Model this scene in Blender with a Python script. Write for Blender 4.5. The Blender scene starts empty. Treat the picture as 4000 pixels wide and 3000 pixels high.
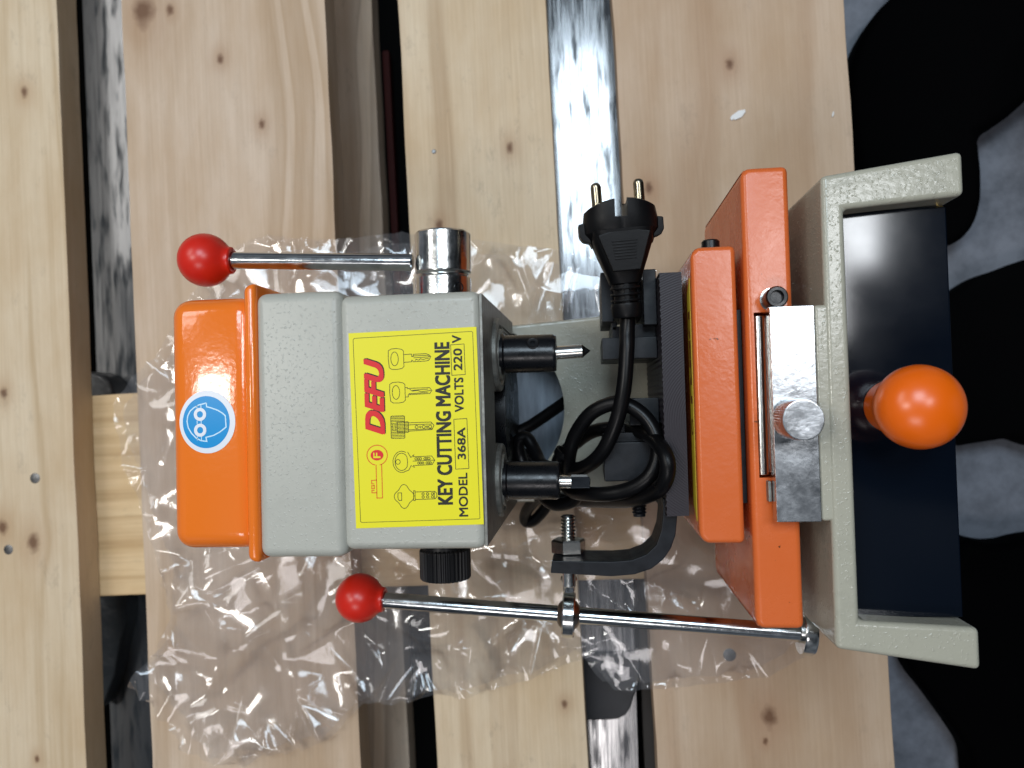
import bpy, bmesh, math, random
from mathutils import Vector, Matrix, noise
from mathutils.geometry import delaunay_2d_cdt
rad = math.radians
sc = bpy.context.scene
COL = sc.collection

# ------------------------------------------------------------------ camera
CAM_H = 0.5
FPX = 3004.0
def _cam_rot():
    n = Vector((300.0, -70.0, -FPX)).normalized()
    return n.rotation_difference(Vector((0, 0, -1))).to_matrix()
CAM_R = _cam_rot()
cd = bpy.data.cameras.new('camera')
cam = bpy.data.objects.new('camera', cd)
COL.objects.link(cam)
cam.matrix_world = Matrix.Translation((0, 0, CAM_H)) @ CAM_R.to_4x4()
cd.sensor_width = 36.0
cd.lens = FPX / 4000 * 36
cd.clip_start = 0.01
cd.clip_end = 60
cd.dof.use_dof = True
cd.dof.focus_distance = 0.335
cd.dof.aperture_fstop = 11.0
sc.camera = cam

# ------------------------------------------------------------------ light
w = bpy.data.worlds.new('World'); sc.world = w; w.use_nodes = True
wn = w.node_tree.nodes; wl = w.node_tree.links
bg = wn['Background']
tc = wn.new('ShaderNodeTexCoord')
ns = wn.new('ShaderNodeTexNoise'); ns.inputs['Scale'].default_value = 2.2; ns.inputs['Detail'].default_value = 3
rp = wn.new('ShaderNodeValToRGB')
rp.color_ramp.elements[0].position = 0.40; rp.color_ramp.elements[0].color = (0.05, 0.065, 0.085, 1)
rp.color_ramp.elements[1].position = 0.66; rp.color_ramp.elements[1].color = (0.52, 0.58, 0.66, 1)
wl.new(tc.outputs['Generated'], ns.inputs['Vector'])
wl.new(ns.outputs['Fac'], rp.inputs['Fac'])
wl.new(rp.outputs['Color'], bg.inputs['Color'])
bg.inputs['Strength'].default_value = 0.34

def area(name, loc, sx, sy, power, col=(1, 1, 1), rz=0.0, tgt=(0, 0, 0)):
    l = bpy.data.lights.new(name, 'AREA'); l.shape = 'RECTANGLE'
    l.size = sx; l.size_y = sy; l.energy = power; l.color = col
    o = bpy.data.objects.new(name, l); COL.objects.link(o)
    o.location = loc
    o.rotation_euler = (0, 0, rz)
    return o
area('ceiling_lamp', (-1.55, 0.17, 3.0), 0.75, 0.24, 22, (1.0, 0.97, 0.92))
area('ceiling_lamp', (-0.05, 1.17, 3.0), 1.00, 0.97, 43, (0.72, 0.87, 1.0))
area('ceiling_lamp', (0.78, 0.46, 3.0), 0.42, 0.42, 9, (0.96, 0.97, 1.0))
area('ceiling_lamp', (1.03, 0.70, 3.0), 0.20, 0.30, 7, (0.92, 0.96, 1.0))
area('ceiling_lamp', (-0.45, -1.65, 3.0), 1.15, 0.70, 20, (1.0, 0.95, 0.95))
area('ceiling_lamp', (-2.6, 1.5, 3.0), 1.2, 1.6, 40, (0.99, 0.97, 0.94))

sc.view_settings.view_transform = 'Standard'
sc.view_settings.look = 'None'
sc.view_settings.exposure = 0.0
sc.view_settings.gamma = 1.0
sc.render.engine = 'CYCLES'
sc.cycles.max_bounces = 10
sc.cycles.transparent_max_bounces = 16

# ------------------------------------------------------------------ measuring
MROT = rad(1.6)       # machine turned in the picture plane
PROT = rad(3.2)       # pallet turned in the picture plane
def world(px, py, z):
    d = CAM_R @ Vector((px - 2000.0, 1500.0 - py, -FPX))
    t = (z / 1000.0 - CAM_H) / d.z
    return Vector((0, 0, CAM_H)) + d * t
def loc(px, py, z, rot=MROT):
    p = world(px, py, z) * 1000
    c, s = math.cos(rot), math.sin(rot)
    return Vector((c * p.x + s * p.y, -s * p.x + c * p.y, z))

# ------------------------------------------------------------------ mesh helpers (all in mm)
MM = 0.001
def finish(name, bm, mat, parent=None, smooth=True, ang=38, scale=MM):
    if scale != 1: bmesh.ops.scale(bm, vec=(scale,) * 3, verts=bm.verts)
    bmesh.ops.recalc_face_normals(bm, faces=bm.faces)
    me = bpy.data.meshes.new(name)
    bm.to_mesh(me); bm.free()
    if smooth:
        for p in me.polygons: p.use_smooth = True
        me.set_sharp_from_angle(angle=rad(ang))
    if mat: me.materials.append(mat)
    o = bpy.data.objects.new(name, me); COL.objects.link(o)
    if smooth and name not in ('plastic_bag', 'hood', 'power_cord'):
        wnm = o.modifiers.new('flat_faces', 'WEIGHTED_NORMAL'); wnm.mode = 'FACE_AREA'; wnm.keep_sharp = True; wnm.weight = 80
    if parent: o.parent = parent
    return o
def tag(o, label=None, cat=None, group=None, kind=None):
    for k, v in (('label', label), ('category', cat), ('group', group), ('kind', kind)):
        if v: o[k] = v
    return o
def empty(name, location=(0, 0, 0), rz=0.0):
    o = bpy.data.objects.new(name, None); COL.objects.link(o)
    o.location = location; o.rotation_euler = (0, 0, rz); o.empty_display_size = 0.05
    return o
def merge(dst, src):
    me = bpy.data.meshes.new('tmp'); src.to_mesh(me); src.free()
    dst.from_mesh(me); bpy.data.meshes.remove(me)
    return dst
def box(x0, x1, y0, y1, z0, z1, bev=0.0, seg=2, M=None):
    bm = bmesh.new()
    bmesh.ops.create_cube(bm, size=1)
    bmesh.ops.scale(bm, vec=(x1 - x0, y1 - y0, z1 - z0), verts=bm.verts)
    bmesh.ops.translate(bm, vec=((x0 + x1) / 2, (y0 + y1) / 2, (z0 + z1) / 2), verts=bm.verts)
    if bev: bmesh.ops.bevel(bm, geom=bm.edges[:], offset=bev, segments=seg, profile=0.5, affect='EDGES')
    if M: bmesh.ops.transform(bm, matrix=M, verts=bm.verts)
    return bm
def prism(pts, z0, z1, bev=0.0, seg=2, M=None, only_top=False):
    bm = bmesh.new()
    vs = [bm.verts.new((p[0], p[1], z0)) for p in pts]
    f = bm.faces.new(vs)
    r = bmesh.ops.extrude_face_region(bm, geom=[f])
    nv = [g for g in r['geom'] if isinstance(g, bmesh.types.BMVert)]
    bmesh.ops.translate(bm, vec=(0, 0, z1 - z0), verts=nv)
    bmesh.ops.recalc_face_normals(bm, faces=bm.faces)
    if bev:
        ed = bm.edges[:]
        if only_top:
            s = set(nv); ed = [e for e in bm.edges if e.verts[0] in s or e.verts[1] in s]
        bmesh.ops.bevel(bm, geom=ed, offset=bev, segments=seg, profile=0.5, affect='EDGES')
    if M: bmesh.ops.transform(bm, matrix=M, verts=bm.verts)
    return bm
def axis_matrix(origin, direction, up=(0, 0, 1)):
    z = Vector(direction).normalized(); u = Vector(up)
    if abs(z.dot(u)) > 0.98: u = Vector((0, 1, 0))
    x = u.cross(z).normalized(); y = z.cross(x)
    m = Matrix((x, y, z)).transposed().to_4x4()
    m.translation = Vector(origin)
    return m
def lathe(prof, origin=(0, 0, 0), direction=(0, 0, 1), seg=48, rfun=None):
    """profile of (radius, height) turned about an axis"""
    bm = bmesh.new(); rings = []
    for r, h in prof:
        if r < 1e-6: rings.append([bm.verts.new((0, 0, h))])
        else:
            ring = []
            for k in range(seg):
                a = 2 * math.pi * k / seg
                rr = r * (rfun(k, h) if rfun else 1)
                ring.append(bm.verts.new((rr * math.cos(a), rr * math.sin(a), h)))
            rings.append(ring)
    for A, B in zip(rings, rings[1:]):
        for k in range(seg):
            j = (k + 1) % seg
            if len(A) == 1 and len(B) == 1: continue
            if len(A) == 1: bm.faces.new((A[0], B[j], B[k]))
            elif len(B) == 1: bm.faces.new((A[k], A[j], B[0]))
            else: bm.faces.new((A[k], A[j], B[j], B[k]))
    bmesh.ops.transform(bm, matrix=axis_matrix(origin, direction), verts=bm.verts)
    return bm
def cyl(a, b, r, bev=0.4, seg=40):
    a = Vector(a); b = Vector(b); L = (b - a).length
    return lathe([(0, 0), (r - bev, 0), (r, bev), (r, L - bev), (r - bev, L), (0, L)], a, b - a, seg)
def catmull(pts, n=10):
    P = [Vector(p) for p in pts]; P = [2 * P[0] - P[1]] + P + [2 * P[-1] - P[-2]]
    out = []
    for i in range(1, len(P) - 2):
        for k in range(n):
            t = k / n
            out.append(0.5 * ((2 * P[i]) + (P[i + 1] - P[i - 1]) * t + (2 * P[i - 1] - 5 * P[i] + 4 * P[i + 1] - P[i + 2]) * t * t
                              + (3 * P[i] - P[i - 1] - 3 * P[i + 1] + P[i + 2]) * t ** 3))
    out.append(P[-2]); return out
def tube(path, r, seg=16):
    bm = bmesh.new(); rings = []; up = Vector((0.1, 0.2, 1)).normalized()
    N = len(path)
    for i, p in enumerate(path):
        t = (path[min(i + 1, N - 1)] - path[max(i - 1, 0)]).normalized()
        s = t.cross(up)
        if s.length < 1e-3: s = t.cross(Vector((1, 0, 0)))
        s.normalize(); up = s.cross(t).normalized()
        rr = r(i / (N - 1)) if callable(r) else r
        rings.append([bm.verts.new(p + rr * (math.cos(2 * math.pi * k / seg) * s + math.sin(2 * math.pi * k / seg) * up)) for k in range(seg)])
    for A, B in zip(rings, rings[1:]):
        for k in range(seg):
            j = (k + 1) % seg; bm.faces.new((A[k], A[j], B[j], B[k]))
    bm.faces.new(rings[0]); bm.faces.new(rings[-1][::-1])
    return bm
def loft(sections, n=40):
    """sections: (y, halfwidth, halfheight, zc, exponent) superellipse rings along y"""
    bm = bmesh.new(); rings = []
    for y, hw, hh, zc, ex in sections:
        ring = []
        for k in range(n):
            a = 2 * math.pi * k / n; c, s = math.cos(a), math.sin(a)
            ring.append(bm.verts.new((hw * math.copysign(abs(c) ** (2 / ex), c), y, zc + hh * math.copysign(abs(s) ** (2 / ex), s))))
        rings.append(ring)
    for A, B in zip(rings, rings[1:]):
        for k in range(n):
            j = (k + 1) % n; bm.faces.new((A[k], A[j], B[j], B[k]))
    bm.faces.new(rings[0][::-1]); bm.faces.new(rings[-1])
    return bm
def cut(bm, cutter):
    """boolean difference without bpy.ops"""
    a = bpy.data.meshes.new('a'); bmesh.ops.recalc_face_normals(bm, faces=bm.faces); bm.to_mesh(a); bm.free()
    b = bpy.data.meshes.new('b'); bmesh.ops.recalc_face_normals(cutter, faces=cutter.faces); cutter.to_mesh(b); cutter.free()
    oa = bpy.data.objects.new('a', a); ob = bpy.data.objects.new('b', b)
    COL.objects.link(oa); COL.objects.link(ob)
    m = oa.modifiers.new('x', 'BOOLEAN'); m.object = ob; m.operation = 'DIFFERENCE'; m.solver = 'EXACT'
    dg = bpy.context.evaluated_depsgraph_get()
    me = bpy.data.meshes.new_from_object(oa.evaluated_get(dg))
    out = bmesh.new(); out.from_mesh(me)
    for o in (oa, ob): bpy.data.objects.remove(o)
    for x in (a, b, me): bpy.data.meshes.remove(x)
    return out
def ribbon(pts, wd, closed=False):
    """flat stroke of width wd along 2-D points, at z=0"""
    P = [Vector((p[0], p[1])) for p in pts]; bm = bmesh.new(); N = len(P); L = []; Rr = []
    for i in range(N):
        a = P[(i - 1) % N] if (closed or i > 0) else P[i]
        b = P[(i + 1) % N] if (closed or i < N - 1) else P[i]
        d1 = (P[i] - a); d2 = (b - P[i])
        d1 = d1.normalized() if d1.length > 1e-9 else d2.normalized()
        d2 = d2.normalized() if d2.length > 1e-9 else d1
        n1 = Vector((-d1.y, d1.x)); n2 = Vector((-d2.y, d2.x)); m = (n1 + n2)
        m = m.normalized() if m.length > 1e-6 else n1
        k = wd / 2 / max(0.45, m.dot(n1))
        L.append(bm.verts.new((*(P[i] + m * k), 0))); Rr.append(bm.verts.new((*(P[i] - m * k), 0)))
    for i in range(N if closed else N - 1):
        j = (i + 1) % N
        bm.faces.new((L[i], Rr[i], Rr[j], L[j]))
    return bm
def flat(pts):
    bm = bmesh.new(); bm.faces.new([bm.verts.new((p[0], p[1], 0)) for p in pts]); return bm
def ellipse(cx, cy, rx, ry, n=40, a0=0, a1=360):
    full = abs(a1 - a0) >= 360
    return [(cx + rx * math.cos(rad(a0 + (a1 - a0) * k / (n if full else n - 1))), cy + ry * math.sin(rad(a0 + (a1 - a0) * k / (n if full else n - 1)))) for k in range(n)]

# ------------------------------------------------------------------ materials
def mat_new(name):
    m = bpy.data.materials.new(name); m.use_nodes = True
    return m, m.node_tree.nodes, m.node_tree.links, m.node_tree.nodes['Principled BSDF']
def simple(name, col, rough=0.5, metal=0.0, coat=0.0, bump=None, bdist=0.0003, var=0.0, spec=0.5, rvar=0.0, vscale=60, stretch=None):
    m, N, Lk, p = mat_new(name)
    p.inputs['Base Color'].default_value = (*col, 1); p.inputs['Roughness'].default_value = rough
    p.inputs['Metallic'].default_value = metal; p.inputs['Coat Weight'].default_value = coat
    p.inputs['Specular IOR Level'].default_value = spec
    t = N.new('ShaderNodeTexCoord')
    src = t.outputs['Object']
    if stretch:
        mp = N.new('ShaderNodeMapping'); mp.inputs['Scale'].default_value = stretch
        Lk.new(src, mp.inputs['Vector']); src = mp.outputs['Vector']
    if var or rvar:
        n = N.new('ShaderNodeTexNoise'); n.inputs['Scale'].default_value = vscale; n.inputs['Detail'].default_value = 6; n.inputs['Roughness'].default_value = 0.65
        Lk.new(src, n.inputs['Vector'])
        if var:
            r = N.new('ShaderNodeMapRange'); r.inputs[1].default_value = 0.3; r.inputs[2].default_value = 0.7
            r.inputs[3].default_value = 1 - var; r.inputs[4].default_value = 1 + var
            Lk.new(n.outputs['Fac'], r.inputs[0])
            mx = N.new('ShaderNodeVectorMath'); mx.operation = 'SCALE'; mx.inputs[0].default_value = col
            Lk.new(r.outputs[0], mx.inputs['Scale']); Lk.new(mx.outputs[0], p.inputs['Base Color'])
        if rvar:
            r = N.new('ShaderNodeMapRange'); r.inputs[1].default_value = 0.3; r.inputs[2].default_value = 0.7
            r.inputs[3].default_value = max(0.02, rough - rvar); r.inputs[4].default_value = min(1, rough + rvar)
            Lk.new(n.outputs['Fac'], r.inputs[0]); Lk.new(r.outputs[0], p.inputs['Roughness'])
    if bump:
        prev = None
        for kind, s, st in bump:
            if kind == 'noise':
                b = N.new('ShaderNodeTexNoise'); b.inputs['Scale'].default_value = s; b.inputs['Detail'].default_value = 2; out = b.outputs['Fac']
            else:
                b = N.new('ShaderNodeTexVoronoi'); b.feature = 'SMOOTH_F1'; b.inputs['Scale'].default_value = s; out = b.outputs['Distance']
            Lk.new(src, b.inputs['Vector'])
            bp = N.new('ShaderNodeBump'); bp.inputs['Strength'].default_value = st; bp.inputs['Distance'].default_value = bdist
            Lk.new(out, bp.inputs['Height'])
            if prev: Lk.new(prev, bp.inputs['Normal'])
            prev = bp.outputs['Normal']
        Lk.new(prev, p.inputs['Normal'])
    return m
M = {}
def hammertone(name, col, dirt, rough=0.33, peel=0.14):
    """grey casting paint: fine pimples that sparkle, rubbed dark marks"""
    m, N, Lk, p = mat_new(name)
    t = N.new('ShaderNodeTexCoord')
    n = N.new('ShaderNodeTexNoise'); n.inputs['Scale'].default_value = 45; n.inputs['Detail'].default_value = 8; n.inputs['Roughness'].default_value = 0.7
    Lk.new(t.outputs['Object'], n.inputs['Vector'])
    r = N.new('ShaderNodeValToRGB')
    r.color_ramp.elements[0].position = 0.30; r.color_ramp.elements[0].color = (*[c * dirt for c in col], 1)
    r.color_ramp.elements[1].position = 0.47; r.color_ramp.elements[1].color = (*col, 1)
    Lk.new(n.outputs['Fac'], r.inputs['Fac']); Lk.new(r.outputs['Color'], p.inputs['Base Color'])
    p.inputs['Roughness'].default_value = rough
    v = N.new('ShaderNodeTexNoise'); v.inputs['Scale'].default_value = 800; v.inputs['Detail'].default_value = 1
    Lk.new(t.outputs['Object'], v.inputs['Vector'])
    rm = N.new('ShaderNodeMapRange'); rm.inputs[1].default_value = 0.60; rm.inputs[2].default_value = 0.85
    Lk.new(v.outputs['Fac'], rm.inputs[0])
    b = N.new('ShaderNodeBump'); b.inputs['Strength'].default_value = 0.8; b.inputs['Distance'].default_value = 0.00022
    Lk.new(rm.outputs[0], b.inputs['Height'])
    v2 = N.new('ShaderNodeTexNoise'); v2.inputs['Scale'].default_value = 420; v2.inputs['Detail'].default_value = 2
    Lk.new(t.outputs['Object'], v2.inputs['Vector'])
    b2 = N.new('ShaderNodeBump'); b2.inputs['Strength'].default_value = peel; b2.inputs['Distance'].default_value = 0.0002
    Lk.new(v2.outputs['Fac'], b2.inputs['Height']); Lk.new(b.outputs['Normal'], b2.inputs['Normal'])
    Lk.new(b2.outputs['Normal'], p.inputs['Normal'])
    return m
M['grey'] = hammertone('grey_hammered_paint', (0.425, 0.425, 0.375), 0.92)
M['greywarmlit'] = hammertone('grey_paint_warm_lit', (0.40, 0.39, 0.315), 0.82, 0.21, 0.5)  # same grey paint; the warmer light on base and column is in the colour
M['orange'] = simple('orange_gloss_paint', (0.66, 0.135, 0.030), 0.26, bump=[('noise', 420, 0.14), ('noise', 130, 0.1)], bdist=0.0006, rvar=0.06, vscale=40)
def specks(m, col, scale, lo, hi):
    N = m.node_tree.nodes; Lk = m.node_tree.links; p = N['Principled BSDF']
    t = N.new('ShaderNodeTexCoord'); n = N.new('ShaderNodeTexNoise'); n.inputs['Scale'].default_value = scale; n.inputs['Detail'].default_value = 4
    Lk.new(t.outputs['Object'], n.inputs['Vector'])
    r = N.new('ShaderNodeMapRange'); r.inputs[1].default_value = lo; r.inputs[2].default_value = hi; Lk.new(n.outputs['Fac'], r.inputs[0])
    mx = N.new('ShaderNodeMix'); mx.data_type = 'RGBA'; Lk.new(r.outputs[0], mx.inputs[0])
    mx.inputs[6].default_value = p.inputs['Base Color'].default_value; mx.inputs[7].default_value = (*col, 1)
    Lk.new(mx.outputs[2], p.inputs['Base Color'])
specks(M['orange'], (0.10, 0.03, 0.008), 230, 0.715, 0.75)
M['hood'] = simple('orange_hood_paint', (0.85, 0.19, 0.018), 0.14, coat=0.3, bump=[('noise', 330, 0.12), ('noise', 110, 0.10)], bdist=0.0006)
M['red'] = simple('red_plastic', (0.62, 0.018, 0.008), 0.32, bump=[('noise', 90, 0.05)], bdist=0.001)
M['oknob'] = simple('orange_plastic', (0.80, 0.13, 0.004), 0.28, bump=[('noise', 60, 0.04)], bdist=0.001)
M['zinc'] = simple('zinc_plated_steel', (0.62, 0.63, 0.62), 0.20, 1.0, bump=[('noise', 900, 0.12), ('noise', 240, 0.10)], bdist=0.0004, var=0.16, rvar=0.08, vscale=120)
M['rod'] = simple('plated_rod', (0.55, 0.57, 0.58), 0.16, 1.0, bump=[('noise', 1200, 0.10)], bdist=0.0003, var=0.12, rvar=0.06, vscale=200)
M['galv'] = simple('passivated_steel_bar', (0.50, 0.52, 0.54), 0.24, 1.0, bump=[('noise', 500, 0.10), ('noise', 160, 0.08)], bdist=0.0004, var=0.20, rvar=0.08, vscale=70)
M['bit'] = simple('ground_tool_steel', (0.66, 0.64, 0.60), 0.24, 1.0, bump=[('noise', 500, 0.10)], bdist=0.0003, stretch=(6, 1, 1))
M['castedge'] = simple('machined_cast_iron', (0.20, 0.20, 0.18), 0.45, 0.4, bump=[('noise', 500, 0.35)], bdist=0.0005, var=0.4, vscale=150, stretch=(1, 1, 3))
M['black'] = simple('black_oxide_steel', (0.004, 0.0045, 0.006), 0.30, 0.0, spec=0.36, bump=[('noise', 700, 0.10)], bdist=0.0003, rvar=0.10, vscale=150)
M['blackmatt'] = simple('black_oxide_block', (0.006, 0.0075, 0.0105), 0.42, 0.0, spec=0.24, bump=[('noise', 500, 0.12)], bdist=0.0003, var=0.35, rvar=0.10, vscale=120)
M['cavity'] = simple('unpainted_dark_casting', (0.010, 0.010, 0.010), 0.8)
M['rubber'] = simple('black_rubber', (0.003, 0.003, 0.0035), 0.34, spec=0.20, bump=[('noise', 350, 0.08)], bdist=0.0003, rvar=0.08)
M['plug'] = simple('black_moulded_rubber', (0.003, 0.003, 0.0035), 0.42, spec=0.20, bump=[('noise', 600, 0.15)], bdist=0.0003, rvar=0.08, vscale=90)
M['knurl'] = simple('black_plastic', (0.006, 0.006, 0.007), 0.42, spec=0.35)
M['backsheet'] = simple('blue_grey_sheet_metal', (0.24, 0.29, 0.35), 0.35, var=0.35, vscale=1.0, stretch=(160, 22, 1))
M['drawer'] = simple('dark_blue_black_lacquer', (0.002, 0.004, 0.0085), 0.10, spec=0.40, rvar=0.03, vscale=18)
M['yellow'] = simple('yellow_sticker', (0.80, 0.73, 0.012), 0.38, spec=0.35)
M['ink'] = simple('black_ink', (0.018, 0.018, 0.012), 0.45, spec=0.3)
M['redink'] = simple('red_ink', (0.72, 0.020, 0.022), 0.42, spec=0.3)
M['orink'] = simple('orange_red_ink', (0.72, 0.13, 0.01), 0.42, spec=0.3)
M['white'] = simple('white_sticker', (0.66, 0.70, 0.76), 0.30)
M['blue'] = simple('blue_sticker', (0.0, 0.27, 0.62), 0.22, spec=0.12)
M['paleline'] = simple('pale_blue_line', (0.45, 0.70, 0.85), 0.3)
M['brass'] = simple('brass', (0.55, 0.36, 0.10), 0.35, 1.0)
M['joint'] = simple('oiled_dark_steel', (0.26, 0.225, 0.19), 0.28, 1.0, var=0.3, vscale=200)
M['nickel'] = simple('nickel_pin', (0.34, 0.30, 0.22), 0.25, 1.0)
M['olive'] = simple('old_yellow_sticker', (0.60, 0.47, 0.03), 0.45)
M['maroon'] = simple('maroon_ink', (0.16, 0.045, 0.01), 0.5)
M['nail'] = simple('nail_steel', (0.16, 0.16, 0.16), 0.45, 1.0, var=0.4, vscale=300)
M['cloth'] = simple('black_cloth', (0.0012, 0.0012, 0.0014), 0.95, spec=0.04, bump=[('noise', 900, 0.3), ('noise', 30, 0.3)], bdist=0.001)
M['shoe'] = simple('black_leather', (0.0008, 0.0008, 0.001), 0.8, spec=0.02)
M['paper'] = simple('white_paper', (0.75, 0.75, 0.74), 0.7)
M['redpaint'] = simple('red_paint', (0.035, 0.003, 0.002), 0.7, spec=0.2)
M['darkplastic'] = simple('dark_grey_plastic', (0.020, 0.020, 0.023), 0.5, bump=[('noise', 120, 0.1)], bdist=0.001, var=0.2)
M['mat'] = simple('shade_black', (0.003, 0.003, 0.003), 0.9, spec=0.05)  # black that stands for the shade under the pallet
M['greyfilm'] = simple('grey_film', (0.14, 0.15, 0.16), 0.35, bump=[('noise', 60, 0.4)], bdist=0.003)

def milled():
    m, N, Lk, p = mat_new('milled_dark_plate')
    t = N.new('ShaderNodeTexCoord'); mp = N.new('ShaderNodeMapping')
    mp.inputs['Location'].default_value = (-0.060, 0.010, 0)
    Lk.new(t.outputs['Object'], mp.inputs['Vector'])
    wv = N.new('ShaderNodeTexWave'); wv.wave_type = 'RINGS'; wv.rings_direction = 'Z'; wv.inputs['Scale'].default_value = 300
    wv.inputs['Distortion'].default_value = 0.6; wv.inputs['Detail'].default_value = 1
    Lk.new(mp.outputs[0], wv.inputs['Vector'])
    b = N.new('ShaderNodeBump'); b.inputs['Strength'].default_value = 0.20; b.inputs['Distance'].default_value = 0.0003
    Lk.new(wv.outputs['Fac'], b.inputs['Height']); Lk.new(b.outputs['Normal'], p.inputs['Normal'])
    p.inputs['Base Color'].default_value = (0.017, 0.013, 0.018, 1); p.inputs['Roughness'].default_value = 0.45; p.inputs['Specular IOR Level'].default_value = 0.28
    return m
M['milled'] = milled()

def wood(name, base, dark, knots=(), rough=0.62, seed=0.0, ring=26.0, dirt=0.0, cathedral=0.0, bump=0.25, spec=0.3, coat=0.0):
    """pine: grain along local y, late-wood lines that bend round the knots"""
    m, N, Lk, p = mat_new(name)
    t = N.new('ShaderNodeTexCoord')
    sep = N.new('ShaderNodeSeparateXYZ'); Lk.new(t.outputs['Object'], sep.inputs[0])
    def math_(op, a, b=None):
        n = N.new('ShaderNodeMath'); n.operation = op
        for i, v in enumerate((a, b)):
            if v is None: continue
            if isinstance(v, (int, float)): n.inputs[i].default_value = v
            else: Lk.new(v, n.inputs[i])
        return n.outputs[0]
    X, Y, Z = sep.outputs
    warp = None; kmask = None; khalo = None
    for kx, ky, kr in knots:
        dx = math_('SUBTRACT', X, kx); dy = math_('SUBTRACT', Y, ky)
        d2 = math_('ADD', math_('MULTIPLY', dx, dx), math_('MULTIPLY', math_('MULTIPLY', dy, dy), 0.45))
        e = math_('POWER', 2.718, math_('MULTIPLY', d2, -1.0 / (2.6 * kr) ** 2))
        wv = math_('MULTIPLY', math_('MULTIPLY', dx, e), -0.75)
        warp = wv if warp is None else math_('ADD', warp, wv)
        wob = N.new('ShaderNodeTexNoise'); wob.inputs['Scale'].default_value = 0.9 / kr; wob.inputs['Detail'].default_value = 3
        Lk.new(t.outputs['Object'], wob.inputs['Vector'])
        core = N.new('ShaderNodeMapRange'); core.inputs[1].default_value = 1.15; core.inputs[2].default_value = 0.35
        dist = math_('DIVIDE', math_('SQRT', d2), kr)
        dist = math_('ADD', dist, math_('MULTIPLY', math_('SUBTRACT', wob.outputs['Fac'], 0.5), 0.9))
        Lk.new(dist, core.inputs[0])
        halo = math_('MULTIPLY', e, 0.45)
        kmask = core.outputs[0] if kmask is None else math_('MAXIMUM', kmask, core.outputs[0])
        khalo = halo if khalo is None else math_('MAXIMUM', khalo, halo)
    # slow wander of the rings along the board
    lo = N.new('ShaderNodeTexNoise'); lo.inputs['Scale'].default_value = 1.0; lo.inputs['Detail'].default_value = 2
    mp = N.new('ShaderNodeMapping'); mp.inputs['Scale'].default_value = (9, 2.2, 3); mp.inputs['Location'].default_value = (seed, seed * 1.7, 0)
    Lk.new(t.outputs['Object'], mp.inputs['Vector']); Lk.new(mp.outputs[0], lo.inputs['Vector'])
    rx = math_('ADD', X, math_('MULTIPLY', math_('SUBTRACT', lo.outputs['Fac'], 0.5), 0.035 + cathedral))
    if warp is not None: rx = math_('ADD', rx, warp)
    cmb = N.new('ShaderNodeCombineXYZ'); Lk.new(rx, cmb.inputs[0]); Lk.new(math_('MULTIPLY', Y, 0.02), cmb.inputs[1]); Lk.new(math_('MULTIPLY', Z, 0.5), cmb.inputs[2])
    g1 = N.new('ShaderNodeTexNoise'); g1.inputs['Scale'].default_value = ring * 3.2; g1.inputs['Detail'].default_value = 2; g1.inputs['Roughness'].default_value = 0.5
    Lk.new(cmb.outputs[0], g1.inputs['Vector'])
    r1 = N.new('ShaderNodeValToRGB'); r1.color_ramp.elements[0].position = 0.50; r1.color_ramp.elements[0].color = (0, 0, 0, 1)
    r1.color_ramp.elements[1].position = 0.66; r1.color_ramp.elements[1].color = (1, 1, 1, 1)
    e2 = r1.color_ramp.elements.new(0.685); e2.color = (0.12, 0.12, 0.12, 1)
    Lk.new(g1.outputs['Fac'], r1.inputs['Fac'])
    # fine fibre
    mp2 = N.new('ShaderNodeMapping'); mp2.inputs['Scale'].default_value = (520, 12, 200); mp2.inputs['Location'].default_value = (seed * 3, seed, 0)
    Lk.new(t.outputs['Object'], mp2.inputs['Vector'])
    fb = N.new('ShaderNodeTexNoise'); fb.inputs['Scale'].default_value = 1.0; fb.inputs['Detail'].default_value = 4; fb.inputs['Roughness'].default_value = 0.65
    Lk.new(mp2.outputs[0], fb.inputs['Vector'])
    # blotches
    bl = N.new('ShaderNodeTexNoise'); bl.inputs['Scale'].default_value = 14; bl.inputs['Detail'].default_value = 6; bl.inputs['Roughness'].default_value = 0.6
    mp3 = N.new('ShaderNodeMapping'); mp3.inputs['Scale'].default_value = (1.6, 0.6, 1); mp3.inputs['Location'].default_value = (seed * 5, seed * 2, 1)
    Lk.new(t.outputs['Object'], mp3.inputs['Vector']); Lk.new(mp3.outputs[0], bl.inputs['Vector'])
    def mix(fac, a, b):
        n = N.new('ShaderNodeMix'); n.data_type = 'RGBA'
        Lk.new(fac, n.inputs[0])
        for i, v in ((6, a), (7, b)):
            if isinstance(v, tuple): n.inputs[i].default_value = (*v, 1)
            else: Lk.new(v, n.inputs[i])
        return n.outputs[2]
    pale = tuple(min(1, c * 1.10) for c in base)
    br = N.new('ShaderNodeMapRange'); br.inputs[1].default_value = 0.34; br.inputs[2].default_value = 0.66
    Lk.new(bl.outputs['Fac'], br.inputs[0])
    warm = (base[0] * 0.92, base[1] * 0.84, base[2] * 0.74)
    c = mix(br.outputs[0], warm, pale)
    c = mix(math_('MULTIPLY', r1.outputs['Color'], 0.58), c, dark)
    fr = N.new('ShaderNodeMapRange'); fr.inputs[1].default_value = 0.25; fr.inputs[2].default_value = 0.75; fr.inputs[3].default_value = 0.28; fr.inputs[4].default_value = 0.0
    Lk.new(fb.outputs['Fac'], fr.inputs[0])
    c = mix(fr.outputs[0], c, tuple(d * 0.75 for d in dark))
    if khalo is not None:
        c = mix(khalo, c, (dark[0] * 0.8, dark[1] * 0.62, dark[2] * 0.5))
        c = mix(math_('MULTIPLY', kmask, 0.85), c, (0.12, 0.052, 0.024))
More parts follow.
